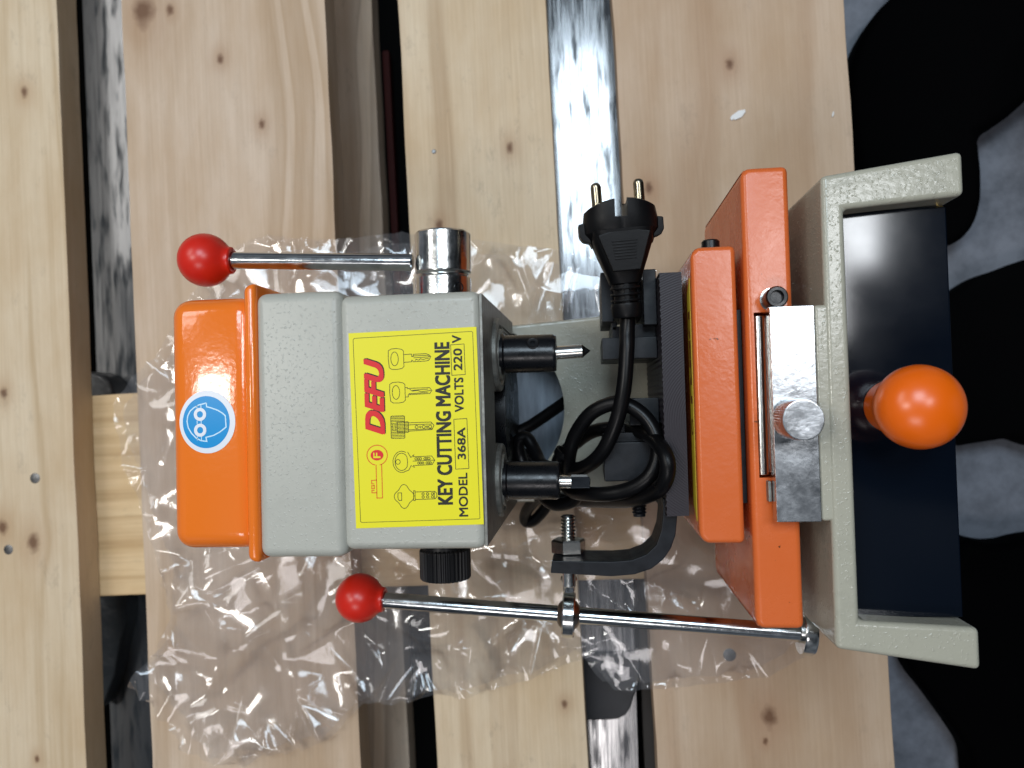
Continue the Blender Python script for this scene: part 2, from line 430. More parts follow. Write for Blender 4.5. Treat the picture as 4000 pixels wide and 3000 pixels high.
    # handling dirt
    dn = N.new('ShaderNodeTexNoise'); dn.inputs['Scale'].default_value = 130; dn.inputs['Detail'].default_value = 8; dn.inputs['Roughness'].default_value = 0.75
    mp4 = N.new('ShaderNodeMapping'); mp4.inputs['Scale'].default_value = (1.0, 0.45, 1); mp4.inputs['Location'].default_value = (seed, seed * 4, 2)
    Lk.new(t.outputs['Object'], mp4.inputs['Vector']); Lk.new(mp4.outputs[0], dn.inputs['Vector'])
    dr = N.new('ShaderNodeMapRange'); dr.inputs[1].default_value = 0.56; dr.inputs[2].default_value = 0.74; dr.inputs[4].default_value = 0.35 + dirt
    Lk.new(math_('ADD', math_('MULTIPLY', dn.outputs['Fac'], 0.7), math_('MULTIPLY', bl.outputs['Fac'], 0.3)), dr.inputs[0])
    c = mix(dr.outputs[0], c, (0.14, 0.115, 0.09))
    Lk.new(c, p.inputs['Base Color'])
    p.inputs['Roughness'].default_value = rough; p.inputs['Specular IOR Level'].default_value = spec; p.inputs['Coat Weight'].default_value = coat
    b = N.new('ShaderNodeBump'); b.inputs['Strength'].default_value = bump; b.inputs['Distance'].default_value = 0.0006
    Lk.new(math_('ADD', fb.outputs['Fac'], math_('MULTIPLY', r1.outputs['Color'], 0.3)), b.inputs['Height'])
    Lk.new(b.outputs['Normal'], p.inputs['Normal'])
    return m

def glossy_plank(name, col, rough):
    """dark varnished board: streaky, scratched, patches of gloss"""
    m, N, Lk, p = mat_new(name)
    t = N.new('ShaderNodeTexCoord')
    mp = N.new('ShaderNodeMapping'); mp.inputs['Scale'].default_value = (620, 14, 1); Lk.new(t.outputs['Object'], mp.inputs['Vector'])
    n = N.new('ShaderNodeTexNoise'); n.inputs['Scale'].default_value = 1; n.inputs['Detail'].default_value = 5; n.inputs['Roughness'].default_value = 0.7
    Lk.new(mp.outputs[0], n.inputs['Vector'])
    mp2 = N.new('ShaderNodeMapping'); mp2.inputs['Scale'].default_value = (170, 26, 1); Lk.new(t.outputs['Object'], mp2.inputs['Vector'])
    n2 = N.new('ShaderNodeTexNoise'); n2.inputs['Scale'].default_value = 1; n2.inputs['Detail'].default_value = 4
    Lk.new(mp2.outputs[0], n2.inputs['Vector'])
    r = N.new('ShaderNodeMapRange'); r.inputs[1].default_value = 0.46; r.inputs[2].default_value = 0.66; r.inputs[3].default_value = rough; r.inputs[4].default_value = rough + 0.3
    Lk.new(n.outputs['Fac'], r.inputs[0]); Lk.new(r.outputs[0], p.inputs['Roughness'])
    s = N.new('ShaderNodeMapRange'); s.inputs[1].default_value = 0.50; s.inputs[2].default_value = 0.66; s.inputs[3].default_value = 1.0; s.inputs[4].default_value = 0.14
    Lk.new(n2.outputs['Fac'], s.inputs[0]); Lk.new(s.outputs[0], p.inputs['Specular IOR Level'])
    p.inputs['Base Color'].default_value = (*col, 1); p.inputs['IOR'].default_value = 1.85
    b = N.new('ShaderNodeBump'); b.inputs['Strength'].default_value = 0.12; b.inputs['Distance'].default_value = 0.0002
    Lk.new(n2.outputs['Fac'], b.inputs['Height']); Lk.new(b.outputs['Normal'], p.inputs['Normal'])
    Lk.new(s.outputs[0], p.inputs['Coat Weight'])
    p.inputs['Coat Roughness'].default_value = 0.10
    return m
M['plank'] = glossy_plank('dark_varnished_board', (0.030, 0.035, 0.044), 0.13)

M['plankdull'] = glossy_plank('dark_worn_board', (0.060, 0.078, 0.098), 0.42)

def concrete():
    m, N, Lk, p = mat_new('concrete')
    t = N.new('ShaderNodeTexCoord')
    a = N.new('ShaderNodeTexNoise'); a.inputs['Scale'].default_value = 38; a.inputs['Detail'].default_value = 8; a.inputs['Roughness'].default_value = 0.68
    Lk.new(t.outputs['Object'], a.inputs['Vector'])
    r = N.new('ShaderNodeValToRGB')
    r.color_ramp.elements[0].position = 0.34; r.color_ramp.elements[0].color = (0.105, 0.115, 0.137, 1)
    r.color_ramp.elements[1].position = 0.60; r.color_ramp.elements[1].color = (0.19, 0.205, 0.24, 1)
    Lk.new(a.outputs['Fac'], r.inputs['Fac']); Lk.new(r.outputs['Color'], p.inputs['Base Color'])
    p.inputs['Roughness'].default_value = 0.55
    b = N.new('ShaderNodeBump'); b.inputs['Strength'].default_value = 0.2; b.inputs['Distance'].default_value = 0.001
    Lk.new(a.outputs['Fac'], b.inputs['Height']); Lk.new(b.outputs['Normal'], p.inputs['Normal'])
    return m
M['concrete'] = concrete()

def film():
    """clear polythene: mostly see-through, bright where a crease catches a lamp, faintly milky"""
    m = bpy.data.materials.new('clear_polythene'); m.use_nodes = True
    N = m.node_tree.nodes; Lk = m.node_tree.links; N.clear()
    out = N.new('ShaderNodeOutputMaterial')
    tr = N.new('ShaderNodeBsdfTransparent'); tr.inputs['Color'].default_value = (0.985, 0.985, 0.99, 1)
    gl = N.new('ShaderNodeBsdfGlossy'); gl.inputs['Roughness'].default_value = 0.09
    df = N.new('ShaderNodeBsdfDiffuse'); df.inputs['Color'].default_value = (0.80, 0.80, 0.84, 1)
    lw = N.new('ShaderNodeLayerWeight'); lw.inputs['Blend'].default_value = 0.25
    mr = N.new('ShaderNodeMapRange'); mr.inputs[3].default_value = 0.05; mr.inputs[4].default_value = 0.7
    t = N.new('ShaderNodeTexCoord')
    n = N.new('ShaderNodeTexNoise'); n.inputs['Scale'].default_value = 190; n.inputs['Detail'].default_value = 4
    mp = N.new('ShaderNodeMapping'); mp.inputs['Scale'].default_value = (1, 0.5, 1); mp.inputs['Rotation'].default_value = (0, 0, 0.6)
    Lk.new(t.outputs['Object'], mp.inputs['Vector']); Lk.new(mp.outputs[0], n.inputs['Vector'])
    b = N.new('ShaderNodeBump'); b.inputs['Strength'].default_value = 0.13; b.inputs['Distance'].default_value = 0.0010
    Lk.new(n.outputs['Fac'], b.inputs['Height'])
    Lk.new(b.outputs['Normal'], gl.inputs['Normal']); Lk.new(b.outputs['Normal'], lw.inputs['Normal'])
    Lk.new(lw.outputs['Fresnel'], mr.inputs[0])
    m1 = N.new('ShaderNodeMixShader'); m1.inputs[0].default_value = 0.05
    Lk.new(tr.outputs[0], m1.inputs[1]); Lk.new(df.outputs[0], m1.inputs[2])
    m2 = N.new('ShaderNodeMixShader'); Lk.new(mr.outputs[0], m2.inputs[0])
    Lk.new(m1.outputs[0], m2.inputs[1]); Lk.new(gl.outputs[0], m2.inputs[2])
    Lk.new(m2.outputs[0], out.inputs['Surface'])
    return m
M['film'] = film()

# ================================================================== SETTING
floor = finish('floor', box(-4000, 4000, -4000, 4000, -158, -150), M['concrete'], smooth=False)
tag(floor, kind='structure')
shade_o = finish('shade_sheet', box(-760, 150, -700, 700, -149.5, -148.6), M['mat'], smooth=False)  # added sheet, darkens the gaps in place of shade on the floor
shade_o.rotation_euler.z = PROT
tag(shade_o, 'added black sheet standing in for the shade below the pallet', 'mat')

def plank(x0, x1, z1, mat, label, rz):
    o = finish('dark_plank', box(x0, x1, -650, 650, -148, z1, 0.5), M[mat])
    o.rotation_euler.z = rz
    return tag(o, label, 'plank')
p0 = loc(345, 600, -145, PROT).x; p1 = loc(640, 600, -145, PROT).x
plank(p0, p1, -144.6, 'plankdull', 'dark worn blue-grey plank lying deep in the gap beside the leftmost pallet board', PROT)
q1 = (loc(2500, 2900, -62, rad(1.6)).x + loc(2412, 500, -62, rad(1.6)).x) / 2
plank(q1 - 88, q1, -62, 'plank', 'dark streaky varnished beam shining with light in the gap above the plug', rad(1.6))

# ------------------------------------------------------------------ pallet
pallet = empty('pallet', (0, 0, -0.144), PROT)
tag(pallet, 'pale pine pallet that the machine lies on', 'pallet')
def px_knots(lst, xc):
    out = []
    for px, py, r in lst:
        p = loc(px, py, 0, PROT); out.append(((p.x - xc) * MM, p.y * MM, r * MM))
    return out
random.seed(4)
def rough_board(x0, x1, y0, y1, z0, z1, wob=0.7):
    """sawn board with slightly wandering edges"""
    bm = bmesh.new(); n = 60; xs = (x0, x1); rows = []
    for i in range(n + 1):
        y = y0 + (y1 - y0) * i / n
        row = []
        for sx, sz in ((0, 0), (1, 0), (1, 1), (0, 1)):
            dx = wob * (noise.noise(Vector((xs[sx] * 0.3, y * 0.02, 7))) + 0.4 * noise.noise(Vector((xs[sx] * 0.3, y * 0.11, 3))))
            row.append(bm.verts.new((xs[sx] + dx, y, (z0, z1)[sz])))
        rows.append(row)
    for A, B in zip(rows, rows[1:]):
        for k in range(4):
            j = (k + 1) % 4; bm.faces.new((A[k], A[j], B[j], B[k]))
    bm.faces.new(rows[0][::-1]); bm.faces.new(rows[-1])
    bmesh.ops.recalc_face_normals(bm, faces=bm.faces)
    ed = [e for e in bm.edges if len(e.link_faces) == 2 and e.calc_face_angle() > 0.8]
    bmesh.ops.bevel(bm, geom=ed, offset=0.8, segments=2, profile=0.5, affect='EDGES')
    return bm
def board(name, xa, xb, y0, y1, z0, z1, mat, parent=None):
    xc = (xa + xb) / 2
    bm = rough_board(xa - xc, xb - xc, y0, y1, z0 + 144, z1 + 144)
    o = finish(name, bm, mat, parent or pallet)
    o.location.x = xc * MM
    return o
PINE = (0.57, 0.455, 0.35); PDARK = (0.36, 0.235, 0.13)
PALE = (0.62, 0.51, 0.365); WARM = (0.51, 0.39, 0.285)
deck = [
    (-458, -355.5, dict(base=PALE, dark=(0.44, 0.31, 0.17), seed=1.3, ring=30, dirt=0.0), [(95, 360, 3), (10, 2060, 4), (130, 2120, 5), (15, 1535, 3), (145, 2965, 2.0)]),
    (-308, -162.5, dict(base=PINE, dark=PDARK, seed=5.1, ring=11, cathedral=0.06, dirt=-0.1), [(560, 45, 8), (665, 40, 3.0), (860, 230, 2.6), (1023, 485, 2.6)]),
    (-112, -13.5, dict(base=PALE, dark=PDARK, seed=9.4, ring=20, dirt=0.12), [(1992, 578, 2.8), (1715, 880, 3.0), (2205, 2750, 2.2)]),
    (30, 175, dict(base=WARM, dark=(0.38, 0.235, 0.135), seed=14.2, ring=9, cathedral=0.09, dirt=-0.08), [(2850, 250, 3), (2535, 735, 3), (3005, 2800, 5), (2990, 2895, 1.8)]),
    (-650, -505, dict(base=PINE, dark=PDARK, seed=21, ring=16), []),
]
boards = []
for xa, xb, kw, kn in deck:
    m = wood('pine_board', knots=px_knots(kn, (xa + xb) / 2), **kw)
    boards.append(board('deck_board', xa, xb, -600, 600, -22, 0, m))
sy = [loc(400, y, -22, PROT).y for y in (2330, 1540)]
yc = (sy[0] + sy[1]) / 2
mw = wood('pine_cross_board', base=(0.66, 0.50, 0.30), dark=(0.40, 0.25, 0.11), seed=31, ring=34)
# cross board: grain runs along x, so it is built turned a quarter
cb = finish('stringer_board', rough_board(-72, 72, -650, 178, -44 + 144, -22 + 144, 0.4), mw, pallet)
cb.rotation_euler.z = -math.pi / 2
cb.location = (0, (yc) * MM, 0)
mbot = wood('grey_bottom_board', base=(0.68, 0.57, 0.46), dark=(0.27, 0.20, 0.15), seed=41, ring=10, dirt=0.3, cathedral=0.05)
mshade = wood('shaded_bottom_board', base=(0.16, 0.14, 0.125), dark=(0.05, 0.042, 0.036), seed=52, ring=14, dirt=0.3)  # bottom board wood with its shadow put into the colours
mblk = wood('block_wood', base=(0.30, 0.24, 0.18), dark=(0.13, 0.10, 0.07), seed=47, ring=20, dirt=0.2)
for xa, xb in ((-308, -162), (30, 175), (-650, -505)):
    bo = board('bottom_board', xa, xb, -600, 600, -144, -122, mshade if xa == 30 else mbot)
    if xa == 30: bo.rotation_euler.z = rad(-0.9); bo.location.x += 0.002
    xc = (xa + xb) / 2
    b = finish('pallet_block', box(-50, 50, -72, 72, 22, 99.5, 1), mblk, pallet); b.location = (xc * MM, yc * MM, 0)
# nails driven into the boards
for bi, px, py, r in ((0, 137, 1868, 3.6), (0, 33, 2147, 3.4), (2, 1695, 592, 1.5), (3, 2850, 2558, 4.0)):
    p = loc(px, py, 0, PROT); xc = boards[bi].location.x * 1000
    bm = lathe([(0, -3), (r, -3), (r, 0.15), (r * 0.8, 0.45), (0, 0.4)], (p.x - xc, p.y, 144), (0, 0, 1), 20)
    finish('nail', bm, M['nail'], boards[bi])
# red strip and black mats seen down the gaps
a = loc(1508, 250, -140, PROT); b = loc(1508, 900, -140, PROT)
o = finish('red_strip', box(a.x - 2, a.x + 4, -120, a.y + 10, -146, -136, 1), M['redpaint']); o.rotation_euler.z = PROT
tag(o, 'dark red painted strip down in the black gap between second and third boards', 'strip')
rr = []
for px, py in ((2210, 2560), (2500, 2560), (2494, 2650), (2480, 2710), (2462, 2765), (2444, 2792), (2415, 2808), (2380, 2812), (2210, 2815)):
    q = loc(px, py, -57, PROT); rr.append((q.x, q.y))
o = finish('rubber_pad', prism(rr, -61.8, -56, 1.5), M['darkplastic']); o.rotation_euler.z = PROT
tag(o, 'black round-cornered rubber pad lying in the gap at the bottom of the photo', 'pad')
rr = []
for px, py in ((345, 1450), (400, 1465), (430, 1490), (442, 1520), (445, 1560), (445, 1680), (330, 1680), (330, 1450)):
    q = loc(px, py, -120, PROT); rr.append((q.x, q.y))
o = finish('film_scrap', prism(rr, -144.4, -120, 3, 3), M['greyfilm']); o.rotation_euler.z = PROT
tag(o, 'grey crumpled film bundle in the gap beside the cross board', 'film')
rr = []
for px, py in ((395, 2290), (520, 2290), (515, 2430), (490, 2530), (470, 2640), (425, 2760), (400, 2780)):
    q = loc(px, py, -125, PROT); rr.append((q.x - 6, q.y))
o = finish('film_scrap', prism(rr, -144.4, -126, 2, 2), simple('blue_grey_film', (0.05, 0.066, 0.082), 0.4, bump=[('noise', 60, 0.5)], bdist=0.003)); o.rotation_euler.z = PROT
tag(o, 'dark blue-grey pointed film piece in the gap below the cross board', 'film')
# white scraps on the right-hand board
def scrap(pts, z, label):
    q = [world(px, py, z) * 1000 for px, py in pts]
    o = finish('paper_scrap', prism([(v.x, v.y) for v in q], z - 0.5, z), M['paper'], smooth=False)
    tag(o, label, 'scrap')
scrap([(2852, 462), (2860, 450), (2885, 432), (2910, 427), (2912, 436), (2898, 456), (2872, 468), (2866, 464), (2858, 470)], 0.9, 'white torn paper scrap on the board above the orange plate')
scrap([(3250, 455), (3252, 440), (3257, 434), (3258, 446), (3253, 456)], 0.9, 'tiny white speck of paper near the right edge of the pallet')

# ------------------------------------------------------------------ plastic bag under the machine
def inside(p, poly):
    c = False; n = len(poly)
    for i in range(n):
        a, b = poly[i], poly[i - 1]
        if (a[1] > p[1]) != (b[1] > p[1]) and p[0] < (b[0] - a[0]) * (p[1] - a[1]) / (b[1] - a[1]) + a[0]: c = not c
    return c
BAG = [(520, 1475), (450, 1565), (455, 1680), (500, 1810), (560, 1980), (610, 2110), (660, 2240), (668, 2300), (690, 2380), (640, 2530), (527, 2650), (590, 2705),
       (680, 2800), (745, 2900), (850, 2950), (960, 2990), (1040, 2935), (1290, 2880), (1420, 2745), (1640, 2725), (1900, 2690), (2080, 2640), (2290, 2560),
       (2400, 2690), (2700, 2680), (3000, 2640), (3140, 2570), (3230, 2460), (3230, 2200), (3200, 1300), (2900, 1120), (2560, 1060), (2330, 1010),
       (2130, 968), (1900, 948), (1700, 930), (1570, 905), (1420, 935), (1180, 940), (1060, 925), (930, 960), (780, 1130), (700, 1250), (620, 1400)]
def bag_sheet(zbase, amp, seed, npts, shrink=1.0):
    rnd = random.Random(seed)
    poly = [world(px, py, 2) * 1000 for px, py in BAG]
    cx = sum(p.x for p in poly) / len(poly); cy = sum(p.y for p in poly) / len(poly)
    poly = [((p.x - cx) * shrink + cx, (p.y - cy) * shrink + cy) for p in poly]
    # densify and roughen the outline
    out = []
    for i, p in enumerate(poly):
        q = poly[(i + 1) % len(poly)]
        L = math.hypot(q[0] - p[0], q[1] - p[1]); n = max(1, int(L / 5))
        for k in range(n):
            t = k / n; j = 0.35 if k else 0.2
            out.append((p[0] + (q[0] - p[0]) * t + rnd.uniform(-j, j), p[1] + (q[1] - p[1]) * t + rnd.uniform(-j, j)))
    pts = [Vector(p) for p in out]; nb = len(pts)
    xs = [p[0] for p in out]; ys = [p[1] for p in out]
    while len(pts) < nb + npts:
        p = (rnd.uniform(min(xs), max(xs)), rnd.uniform(min(ys), max(ys)))
        if inside(p, out): pts.append(Vector(p))
    edges = [(i, (i + 1) % nb) for i in range(nb)]
    V, E, F, *_ = delaunay_2d_cdt(pts, edges, [list(range(nb))], 1, 1e-4)
    bm = bmesh.new(); vs = []
    for i, v in enumerate(V):
        fold = 1 - abs(noise.noise(Vector((v.x * 0.020 + v.y * 0.008, v.y * 0.013 - v.x * 0.004, seed))))
        h = amp * (0.25 + 1.9 * max(0, fold - 0.62)) * (0.5 + rnd.random() * 0.8)
        h += amp * 0.35 * noise.noise(Vector((v.x * 0.06, v.y * 0.06, seed + 3)))
        # flat under the machine
        r = MROT; lu = math.cos(r) * v.x + math.sin(r) * v.y; lv = -math.sin(r) * v.x + math.cos(r) * v.y
        under = min(1, max(0, (min(lu + 176, 152 - lu, lv + 62, 50 - lv)) / 10 + 0.6))
        lob = max(0, min(1, (-lv - 66) / 40)) * max(0, min(1, (10 - lu) / 60))
        h *= (1 - under) * (1 + 0.9 * lob)
        h = max(h, 0)
        vs.append(bm.verts.new((v.x, v.y, zbase + h)))
    for f in F:
        try: bm.faces.new([vs[i] for i in f])
        except ValueError: pass
    for _ in range(2):
        bmesh.ops.subdivide_edges(bm, edges=bm.edges[:], cuts=1, use_grid_fill=True)
    for _ in range(2):
        bmesh.ops.smooth_vert(bm, verts=[v for v in bm.verts if not v.is_boundary], factor=0.5, use_axis_x=False, use_axis_y=False, use_axis_z=True)
    for v in bm.verts:
        k = min(1, (v.co.z - zbase) / 2)
        v.co.z += k * 0.55 * noise.noise(Vector((v.co.x * 0.16, v.co.y * 0.16, seed)))
    return bm
bb = bag_sheet(0.5, 8.0, 11, 520)
bb2 = bag_sheet(1.3, 10.0, 23, 210, 0.955)
bag = finish('plastic_bag', merge(bb, bb2), M['film'], ang=75)
tag(bag, 'clear crumpled plastic bag spread under the machine on the pallet', 'bag')

# ================================================================== THE MACHINE (local frame: u to the base, v across, z towards the viewer)
mach = empty('key_cutting_machine', (0, 0, 0.002), MROT)
tag(mach, 'grey and orange key cutting machine lying on its back with a yellow label', 'key cutting machine')
def part(name, bm, mat, parent=None, **k): return finish(name, bm, M[mat] if isinstance(mat, str) else mat, parent or mach, **k)
def at(px, py, z): return loc(px, py, z)

# --- column with its round opening
pts = [(-150, -57), (-40, -56.5), (40, -57.5), (97, -60), (97, 53), (40, 51), (-40, 45.5), (-150, 46)]
colbm = prism(pts, 24, 58, 2.0)
colbm = cut(colbm, lathe([(0, 0), (48, 0), (48, 80), (0, 80)], (-62, -3, 10), (0, 0, 1), 64))
column = part('column', colbm, 'greywarmlit')
part('back_panel', box(-112, -8, -52, 42, 3, 9, 0.5), 'backsheet', column)
part('side_rail', box(-150, 97, -57, -50, 2, 24, 0.6), 'grey', column)
part('side_rail', box(-150, 97, 40, 46, 2, 24, 0.6), 'grey', column)

# --- head: two stepped sections, hollow underside
hb = box(-139, -101, -61.8, 49.6, 30, 187.6, 4.5, 4)
hb2 = box(-103, -43, -59, 47.2, 30, 186.6, 4.2, 4)
# square off the underside so the casting rim shows
hb2 = cut(hb2, box(-43.6, -30, -90, 90, 0, 220))
hb2 = cut(hb2, box(-60, -30, -50.5, 38.5, 60, 150))
head = part('head', merge(hb, hb2), 'grey')
# soft waist between the two sections
part('underside_rim', cut(prism([(58, 47), (186, 45.8), (186, -57.6), (58, -56.5)], 0, 1.2, 0.2, M=Matrix(((0, 0, 1, -43.7), (0, 1, 0, 0), (1, 0, 0, 0), (0, 0, 0, 1)))),
     box(-60, -30, -49, 39.5, 62, 152)), 'castedge', head)
part('motor_housing', merge(lathe([(0, 0), (34, 0), (36, 4), (36, 30), (0, 30)], (-70, -5, 95), (1, 0, 0), 48), box(-75, -46, -30, 22, 70, 120, 4)), 'black', head)
# spindle nose rings and collets
for px, py, vv, rr_ in ((1945, 1383, 23.2, 17.2), (1950, 1878, -35.2, 17.0)):
    flange = part('spindle_ring', merge(lathe([(0, 0), (rr_, 0), (rr_, 1.6), (rr_ - 0.6, 2.2), (14.2, 2.2), (13.6, 1.4), (12.4, 1.4), (12, 3.0), (10, 3.2), (0, 3.2)], (-42.5, vv, 140), (1, 0, 0), 56),
                  box(-44, -42.6, vv - 17.2, vv + 17.2, 140, 180, 0.3)), 'castedge', head)
    tilt = -0.3 if vv > 0 else -0.4
    c0 = Vector((-40, vv, 143)); c1 = Vector((-14.3, vv + tilt, 143))
    col_ = part('collet', lathe([(0, 0), (9.6, 0), (9.6, 1.5), (8.75, 2.2), (8.75, 24.2), (8.1, 25.7), (3.4, 25.7), (3.4, 24.5), (0, 24.5)], c0, c1 - c0, 56), 'black')
    if vv > 0:
        part('cutter_bit', lathe([(0, 0), (3.1, 0), (3.1, 13.2), (2.9, 13.4), (0, 17.0)], (-15.5, vv - 0.2, 143.2), (1, 0.03, 0), 40), 'bit', col_)
        sset = (-24.5, 27.2, 150.6); sd = (0, 0.46, 0.89)
    else:
        bit = lathe([(0, 0), (3.1, 0), (3.1, 13.4), (1.2, 15.2), (0, 15.2)], (-15.5, vv - 0.9, 143.2), (1, -0.02, 0), 40)
        cutm = Matrix.Translation((0, -35.0, 148.2)) @ Matrix.Rotation(rad(-28), 4, 'X')
        bit = cut(bit, box(-9.0, 9, -8, 8, -3.6, 6, M=cutm))
        bit2 = box(-9.4, -0.6, -2.7, 2.9, -4.2, -3.4, 0.3, M=cutm)
        part('cutter_bit', bit, 'bit', col_)
        part('cutter_flat', bit2, 'blackmatt', col_)
        sset = (-24, -43.9, 143.6); sd = (0, -0.98, 0.2)
    part('set_screw', merge(lathe([(1.25, 0.05), (1.25, -0.5), (0, -0.5)], sset, sd, 6),
                            lathe([(2.9, -0.8), (2.9, 0.15), (2.5, 0.42), (2.1, 0.3), (1.3, 0.3), (1.25, 0.05)], sset, sd, 28)), 'knurl', col_)

# --- yellow name plate
lab_parent = part('label', prism([(-98.7, 31.2), (-44.9, 32.0), (-43.9, -48.6), (-97.2, -49.7)], 186.62, 186.80), 'yellow', head, smooth=False)
def lab(x, y):
    Lx = 120 + 15 * (y - 140) / 1410; Rx = 1045 + 25 * (y - 120) / 1420
    Ty = 140 - 20 * (x - 120) / 925; By = 1550 - 10 * (x - 135) / 935
    a = (x - Lx) / (Rx - Lx); b = (y - Ty) / (By - Ty)
    u0 = -98.7 + a * 53.8; u1 = -97.2 + a * 53.3
    v0 = 31.2 + 0.8 * a; v1 = -49.7 + 1.1 * a
    return (u0 + (u1 - u0) * b, v0 + (v1 - v0) * b)
def text_bm(s, bold=0.0):
    cu = bpy.data.curves.new('t', 'FONT'); cu.body = s; cu.size = 1.0; cu.offset = bold; cu.resolution_u = 4
    o = bpy.data.objects.new('t', cu); COL.objects.link(o)
    dg = bpy.context.evaluated_depsgraph_get(); dg.update()
    me = bpy.data.meshes.new_from_object(o.evaluated_get(dg))
    bm = bmesh.new(); bm.from_mesh(me)
    bpy.data.objects.remove(o); bpy.data.curves.remove(cu); bpy.data.meshes.remove(me)
    return bm
def fit_text(s, f, top, basel, start, end, bold=0.02, shear=0.0):
    """stretch a word into the box top..basel (x) by start..end (y) of the label sheet, f maps sheet to machine"""
    bm = text_bm(s)
    xs = [v.co.x + shear * v.co.y for v in bm.verts]; ys = [v.co.y for v in bm.verts]
    x0, x1, y0, y1 = min(xs), max(xs), min(ys), max(ys)
    for v in bm.verts:
        a = (v.co.x + shear * v.co.y - x0) / (x1 - x0); b = (v.co.y - y0) / (y1 - y0)
        q = f(basel + (top - basel) * b, start + (end - start) * a)
        v.co = (q[0], q[1], 0)
    # heavier weight: the word is struck several times, a hair apart
    if bold:
        src = bm; bm = bmesh.new(); k = bold * abs(basel - top) * 0.058
        for i, (dx, dy) in enumerate(((-1, -1), (1, -1), (1, 1), (-1, 1), (0, 0))):
            c = src.copy()
            for v in c.verts: v.co.x += dx * k; v.co.y += dy * k; v.co.z = i * 0.012
            merge(bm, c)
        src.free()
    return bm
def lift(bm, z):
    for v in bm.verts: v.co.z += z
    return bm
ZP = 186.80
ink = bmesh.new(); red = bmesh.new(); orink = bmesh.new(); shadow = bmesh.new()
for s, t_, b_, y0, y1, bo in (('KEY CUTTING MACHINE', 745, 848, 1390, 228, 0.040), ('MODEL', 895, 958, 1480, 1170, 0.030), ('368A', 893, 950, 1070, 845, 0.035),
                              ('VOLTS', 880, 943, 730, 485, 0.035), ('220', 878, 938, 430, 275, 0.035), ('V', 872, 935, 232, 178, 0.035)):
    merge(ink, fit_text(s, lab, t_, b_, y0, y1, bo))
def stroke(pts, wd, closed=False, f=lab): return ribbon([f(*p) for p in pts], wd, closed)
def rrect(x0, x1, y0, y1, r=10, n=5):
    out = []
    for cx, cy, a in ((x1 - r, y1 - r, 0), (x0 + r, y1 - r, 90), (x0 + r, y0 + r, 180), (x1 - r, y0 + r, 270)):
        out += [(cx + r * math.cos(rad(a + 90 * k / n)), cy + r * math.sin(rad(a + 90 * k / n))) for k in range(n + 1)]
    return out
LW = 0.25
merge(ink, stroke([(162, 178), (1010, 153), (1018, 160), (1043, 1492), (1036, 1500), (178, 1508), (170, 1500), (153, 188)], 0.20, True))
merge(ink, stroke([(870, 783), (964, 779), (971, 1138), (876, 1141)], 0.24, True))
merge(ink, stroke([(859, 246), (955, 242), (959, 462), (863, 466)], 0.24, True))
def key_lines(*polys):
    for pts, cl in polys: merge(ink, stroke(pts, LW, cl))
# key one (top) and two: square bow with oval hole
for dy, dx in ((0, 0), (243, 4)):
    key_lines(([(x + dx, y + dy) for x, y in [(408, 275), (430, 263), (470, 260), (505, 268), (518, 280), (519, 392), (505, 406), (470, 412), (430, 411), (412, 398), (406, 335)]], True),
              (ellipse(452 + dx, 335 + dy, 27, 50, 28), True))
key_lines(([(519, 306), (575, 304), (577, 322), (588, 322), (588, 306), (680, 304), (700, 312), (715, 326), (700, 352), (680, 357), (590, 360), (577, 348), (575, 360), (519, 362)], False),
          ([(590, 318), (690, 316), (708, 326)], False), ([(590, 332), (640, 330), (705, 328)], False),
          ([(600, 352), (610, 342), (625, 350), (640, 340), (660, 346), (680, 340), (700, 340)], False))
key_lines(([(525, 545), (540, 545), (540, 553), (560, 551), (700, 550), (717, 570), (702, 592), (545, 597), (545, 613), (527, 613)], False),
          ([(555, 556), (575, 572), (610, 568), (640, 578), (680, 574), (710, 570)], False), ([(575, 566), (690, 560)], False), ([(548, 590), (690, 584)], False))
# key three: ribbed bow
key_lines((rrect(413, 513, 748, 910, 8), True), (rrect(428, 442, 802, 855, 6), True), (rrect(458, 540, 792, 868, 4), True))
for k in range(14):
    y = 756 + k * 11
    if 796 < y < 862: key_lines(([(415, y), (426, y)], False), ([(444, y), (456, y)], False))
    else: key_lines(([(415, y), (512, y)], False))
for k in range(7): key_lines(([(460, 800 + k * 10), (538, 799 + k * 10)], False))
key_lines(([(540, 800), (705, 798), (726, 822), (712, 852), (540, 860)], False), ([(540, 815), (712, 812)], False), ([(540, 850), (716, 846)], False))
for x in (600, 652, 698): key_lines((ellipse(x, 831, 11, 11, 14), True))
for x in (627, 676): key_lines((ellipse(x, 831, 6, 6, 10), True))
# key four: round bow
key_lines((ellipse(485, 1079, 64, 76, 40, 60, 300), False), ([(530, 1010), (552, 1050), (576, 1028), (568, 1045), (704, 1042), (726, 1072), (706, 1104), (570, 1108), (578, 1122), (553, 1108), (535, 1140), (517, 1146)], False),
          (ellipse(484, 1079, 48, 62, 36, 35, 325), False), (ellipse(457, 1079, 17, 17, 18), True), ([(524, 1045), (528, 1079), (524, 1115)], False), ([(566, 1076), (724, 1072)], False))
for x in (590, 606, 622, 655, 668, 684): key_lines((ellipse(x, 1060, 7 if x in (606, 668) else 9, 8, 12), True))
for x in (608, 624, 640, 668, 682, 695): key_lines((ellipse(x, 1091, 7, 8, 12), True))
